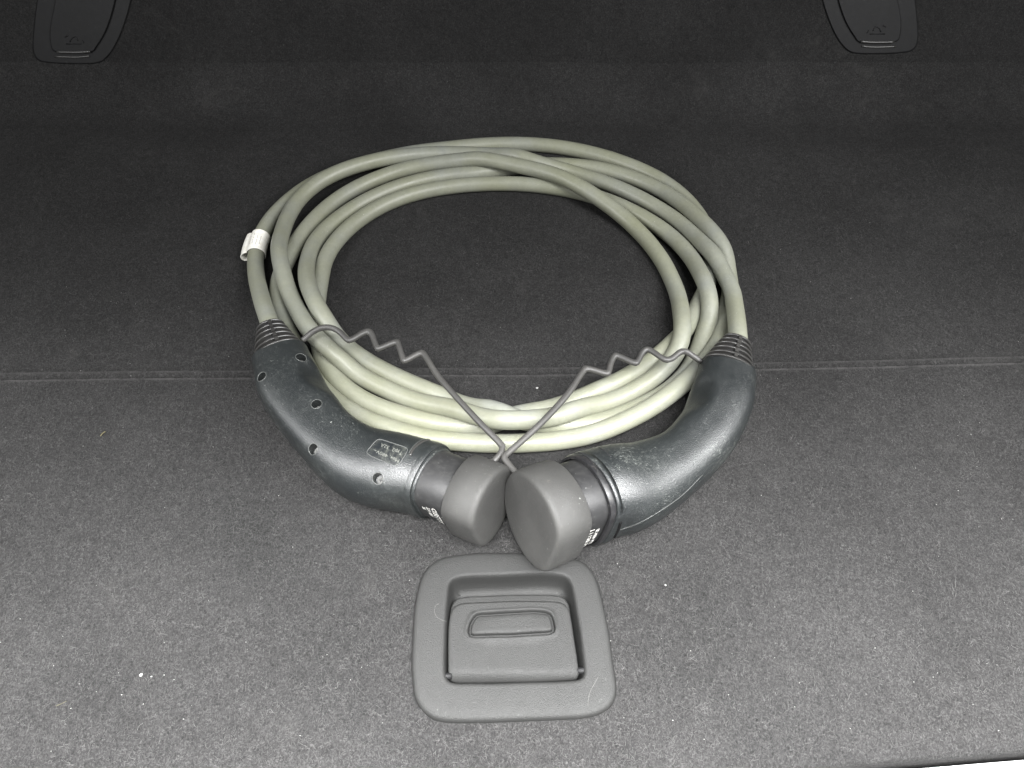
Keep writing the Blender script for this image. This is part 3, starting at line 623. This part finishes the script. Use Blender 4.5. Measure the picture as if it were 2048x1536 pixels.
# right plug
pr_ = build_plug(1, [(1453,745),(1449,770),(1440,805),(1415,862),(1365,918),(1300,957),(1242,979),(1197,992)],
                [.037,.037,.037,.036,.035,.035,.036,.0365],
                [(.0232,.0200,2.6),(.0240,.0205,2.7),(.0252,.0215,2.8),(.0242,.0225,2.8),(.0240,.0235,2.6),(.0292,.0270,2.4),(.0350,.0330,2.2),(.0360,.0360,2.)],
                (1060,1046,.050), None, math.pi-.02, None, None)
add_boot(pr_, [(1452,746),(1458,726),(1465,706),(1474,684)], [.037,.037,.0365,.036], .0232, .0118)
sleeve(pr_, True)
bpy.context.view_layer.update()
body_line(pr_, [(1172,886),(1190,891),(1210,903),(1222,914)], .0004, M_dark, 'parting_line', False, .0001)
body_line(pr_, [(1140,902),(1160,906),(1178,916),(1189,928)], .0004, M_dark, 'parting_line', False, .0001)
body_line(pr_, [(1240,1060),(1280,1045),(1320,1022),(1365,990),(1405,950)], .00022, M_edge, 'seam', False, .0000)
body_line(pr_, [(1241,1044),(1237,1058),(1229,1074)], .0013, M_gap_shade, 'latch_slot', False, -.0004)
sleeve_text(pr_, [('CE', .0062, -.0082, math.pi+.56), ('BETTY', .0074, -.0084, math.pi+.28), ('32A 480V 20', .0046, -.0134, math.pi+.50)], pr_['sleeve'], 1)
cap_r = add_cap(pr_, 'right dust cap with flat round front facing the camera, resting on the handle edge',
    [(1403,724),(1386,712),(1372,703),(1360,704),(1346,716),(1333,720),(1321,714),(1302,701),(1292,699),(1284,706),(1276,722),(1268,726),(1239,713),(1229,712),(1221,728),(1218,742),(1211,747),(1175,737),(1165,744),(1134,791),(1076,853),(1018,904),(1009,914),(1014,925),(1040,955)],
    [.046,.049,.051,.050,.049,.049,.049,.048,.048,.047,.046,.046,.046,.046,.045,.045,.045,.046,.046,.047,.048,.050,.051,.051,.052])
# ---------------------------------------------------------------- tether anchor covers on the seat back
nrm = Vector((0, -math.sin(TILT), math.cos(TILT))); p_on = Vector((0, by, bz))
def PS(px, py, off=0):
    v = (py-768)/F; d = Vector(((px-1024)/F, CS-SN*v, -SN-CS*v)); o = Vector((0, 0, H))
    t = (p_on+nrm*off-o).dot(nrm)/d.dot(nrm); return o+d*t
def plate(pts, h, m, name, parent, inset_=.0015, base=0.):
    D = crc(np.array(pts, float), 6, True); c = D.mean(0)
    def lp(k, off): return np.array([PS(*(c+(q-c)*k), off)[:] for q in D])
    V, f = loft([lp(1, base-.003), lp(1, base+h*.6), lp(.985, base+h), lp(.97, base+h)], False, True)
    return fix_normals(newobj(name, V, f, m, parent))
def cover(px0, mir, py0, label):
    X = lambda x_: px0+mir*x_
    e = empty('anchor_cover', PS(px0, py0), label, 'anchor cover', 'child seat tether anchor covers on the seat back')
    fr = [(X(x_), py0+y_) for x_, y_ in ((-48,22),(0,24),(45,22),(66,8),(84,-20),(100,-60),(112,-105),(118,-160),(95,-185),(30,-190),(-40,-188),(-62,-160),(-76,-100),(-82,-50),(-84,-5),(-74,16))]
    plate(fr, .0022, M_tetherc, 'cover_frame', e)
    inn = [(X(x_), py0+y_) for x_, y_ in ((-38,0),(0,1),(32,0),(42,-10),(60,-40),(74,-80),(84,-130),(80,-160),(30,-165),(-20,-163),(-32,-140),(-42,-90),(-50,-45),(-48,-12))]
    pl_ = plate(inn, .0022, M_tetherc, 'cover_flap', e, base=.0026)
    lip = [PS(X(a), py0+b, .0055)[:] for a, b in ((-36,0),(-15,.5),(10,.5),(30,-1))]
    tube(crc(lip, 4, False), .0013, M_boot, 'lip', pl_, 8)  # paler material stands in for light caught along the lip
    lip = [PS(X(a), py0+b, .0028)[:] for a, b in ((-40,9),(-15,10),(10,10),(28,8))]
    tube(crc(lip, 4, False), .0011, M_boot, 'lip', e, 8)  # lower lip, its caught light also put in by paler material
    # small embossed child-seat mark
    for pts in (((-18,-16),(12,-16)), ((-10,-20),(-6,-28),(2,-30),(6,-22)), ((14,-24),(18,-18)), ((-20,-30),(-14,-33))):
        tube(crc([PS(X(a), py0+b, .0050)[:] for a, b in pts], 3, False), .0006, M_tetherc, 'embossed_mark', pl_, 6)
cover(150, 1, 104, 'dark plastic anchor cover on the seat back, nearer the left edge of the picture')
cover(1752, -1, 84, 'dark plastic anchor cover on the seat back, nearer the right edge of the picture')
# ---------------------------------------------------------------- crumbs, hairs
def crumb(px, py, s, label, m=M_crumb, name='crumb'):
    c_ = P(px, py, .0012); bm = bmesh.new(); bmesh.ops.create_icosphere(bm, subdivisions=1, radius=s)
    for v in bm.verts: v.co = Vector((v.co.x*random.uniform(.7, 1.3), v.co.y*random.uniform(.6, 1.1), v.co.z*.6))
    me = bpy.data.meshes.new(name); bm.to_mesh(me); bm.free(); me.materials.append(m)
    o = bpy.data.objects.new(name, me); C.objects.link(o); o.location = c_; o.rotation_euler = (0, 0, random.uniform(0, 3)); o['label'] = label; o['category'] = 'crumb'; return o
crumb(1074, 776, .0012, 'white crumb on the carpet inside the cable ring, just below the crease')
crumb(282, 1350, .0013, 'white crumb on the carpet left of the handle')
crumb(1331, 1170, .0008, 'tiny white crumb on the carpet right of the handle')
crumb(303, 1353, .0006, 'tiny speck beside the white crumb left of the handle')
vv, ff = [], []
for k in range(230):       # loose lint specks
    px, py = rng.uniform(0, 2048), rng.uniform(430, 1520)
    p_ = P(px, py, .0011); r0_ = rng.uniform(.00018, .00045)
    if abs(p_.x-cenH[0]) < .1 and p_.y < .32 and in_hole(np.array(p_)): continue
    o = len(vv); a0 = rng.uniform(0, 6)
    for q in range(4): vv.append((p_.x+r0_*math.cos(a0+q*1.57)*rng.uniform(.6, 1.6), p_.y+r0_*math.sin(a0+q*1.57), p_.z))
    vv.append((p_.x, p_.y, p_.z+r0_)); vv.append((p_.x, p_.y, p_.z-r0_))
    for q in range(4): ff.append((o+q, o+(q+1) % 4, o+4)); ff.append((o+(q+1) % 4, o+q, o+5))
M_lint = mat('grey_lint', (.22, .22, .21), .9, .2)
lo = newobj('lint_specks', vv, ff, M_lint, kind='stuff'); lo['label'] = 'pale lint specks scattered over the carpet'
def hair(pts, label, z=.002, r=.00009, m=M_hair, name='hair'):
    o = tube(crc([P(a, b, z)[:] for a, b in pts], 6, False), r, m, name, None, 5); o['label'] = label; o['category'] = 'hair'; return o
hair([(878,1207),(871,1212),(869,1224),(874,1234),(884,1240),(894,1243)], 'pale curled hair on the left side of the handle bezel', .0052)
hair([(1197,1352),(1190,1366),(1182,1380),(1177,1396),(1176,1412)], 'pale straight hair on the right side of the handle bezel', .0052)
hair([(286,1446),(278,1452),(274,1461)], 'short pale hair on the carpet at lower left')
hair([(112,1412),(124,1407),(133,1402)], 'short straw coloured fibre on the carpet near the lower left corner', m=M_straw)
hair([(201,872),(206,866),(211,863)], 'bit of dry grass on the carpet left of the left plug', r=.0004, m=M_straw)
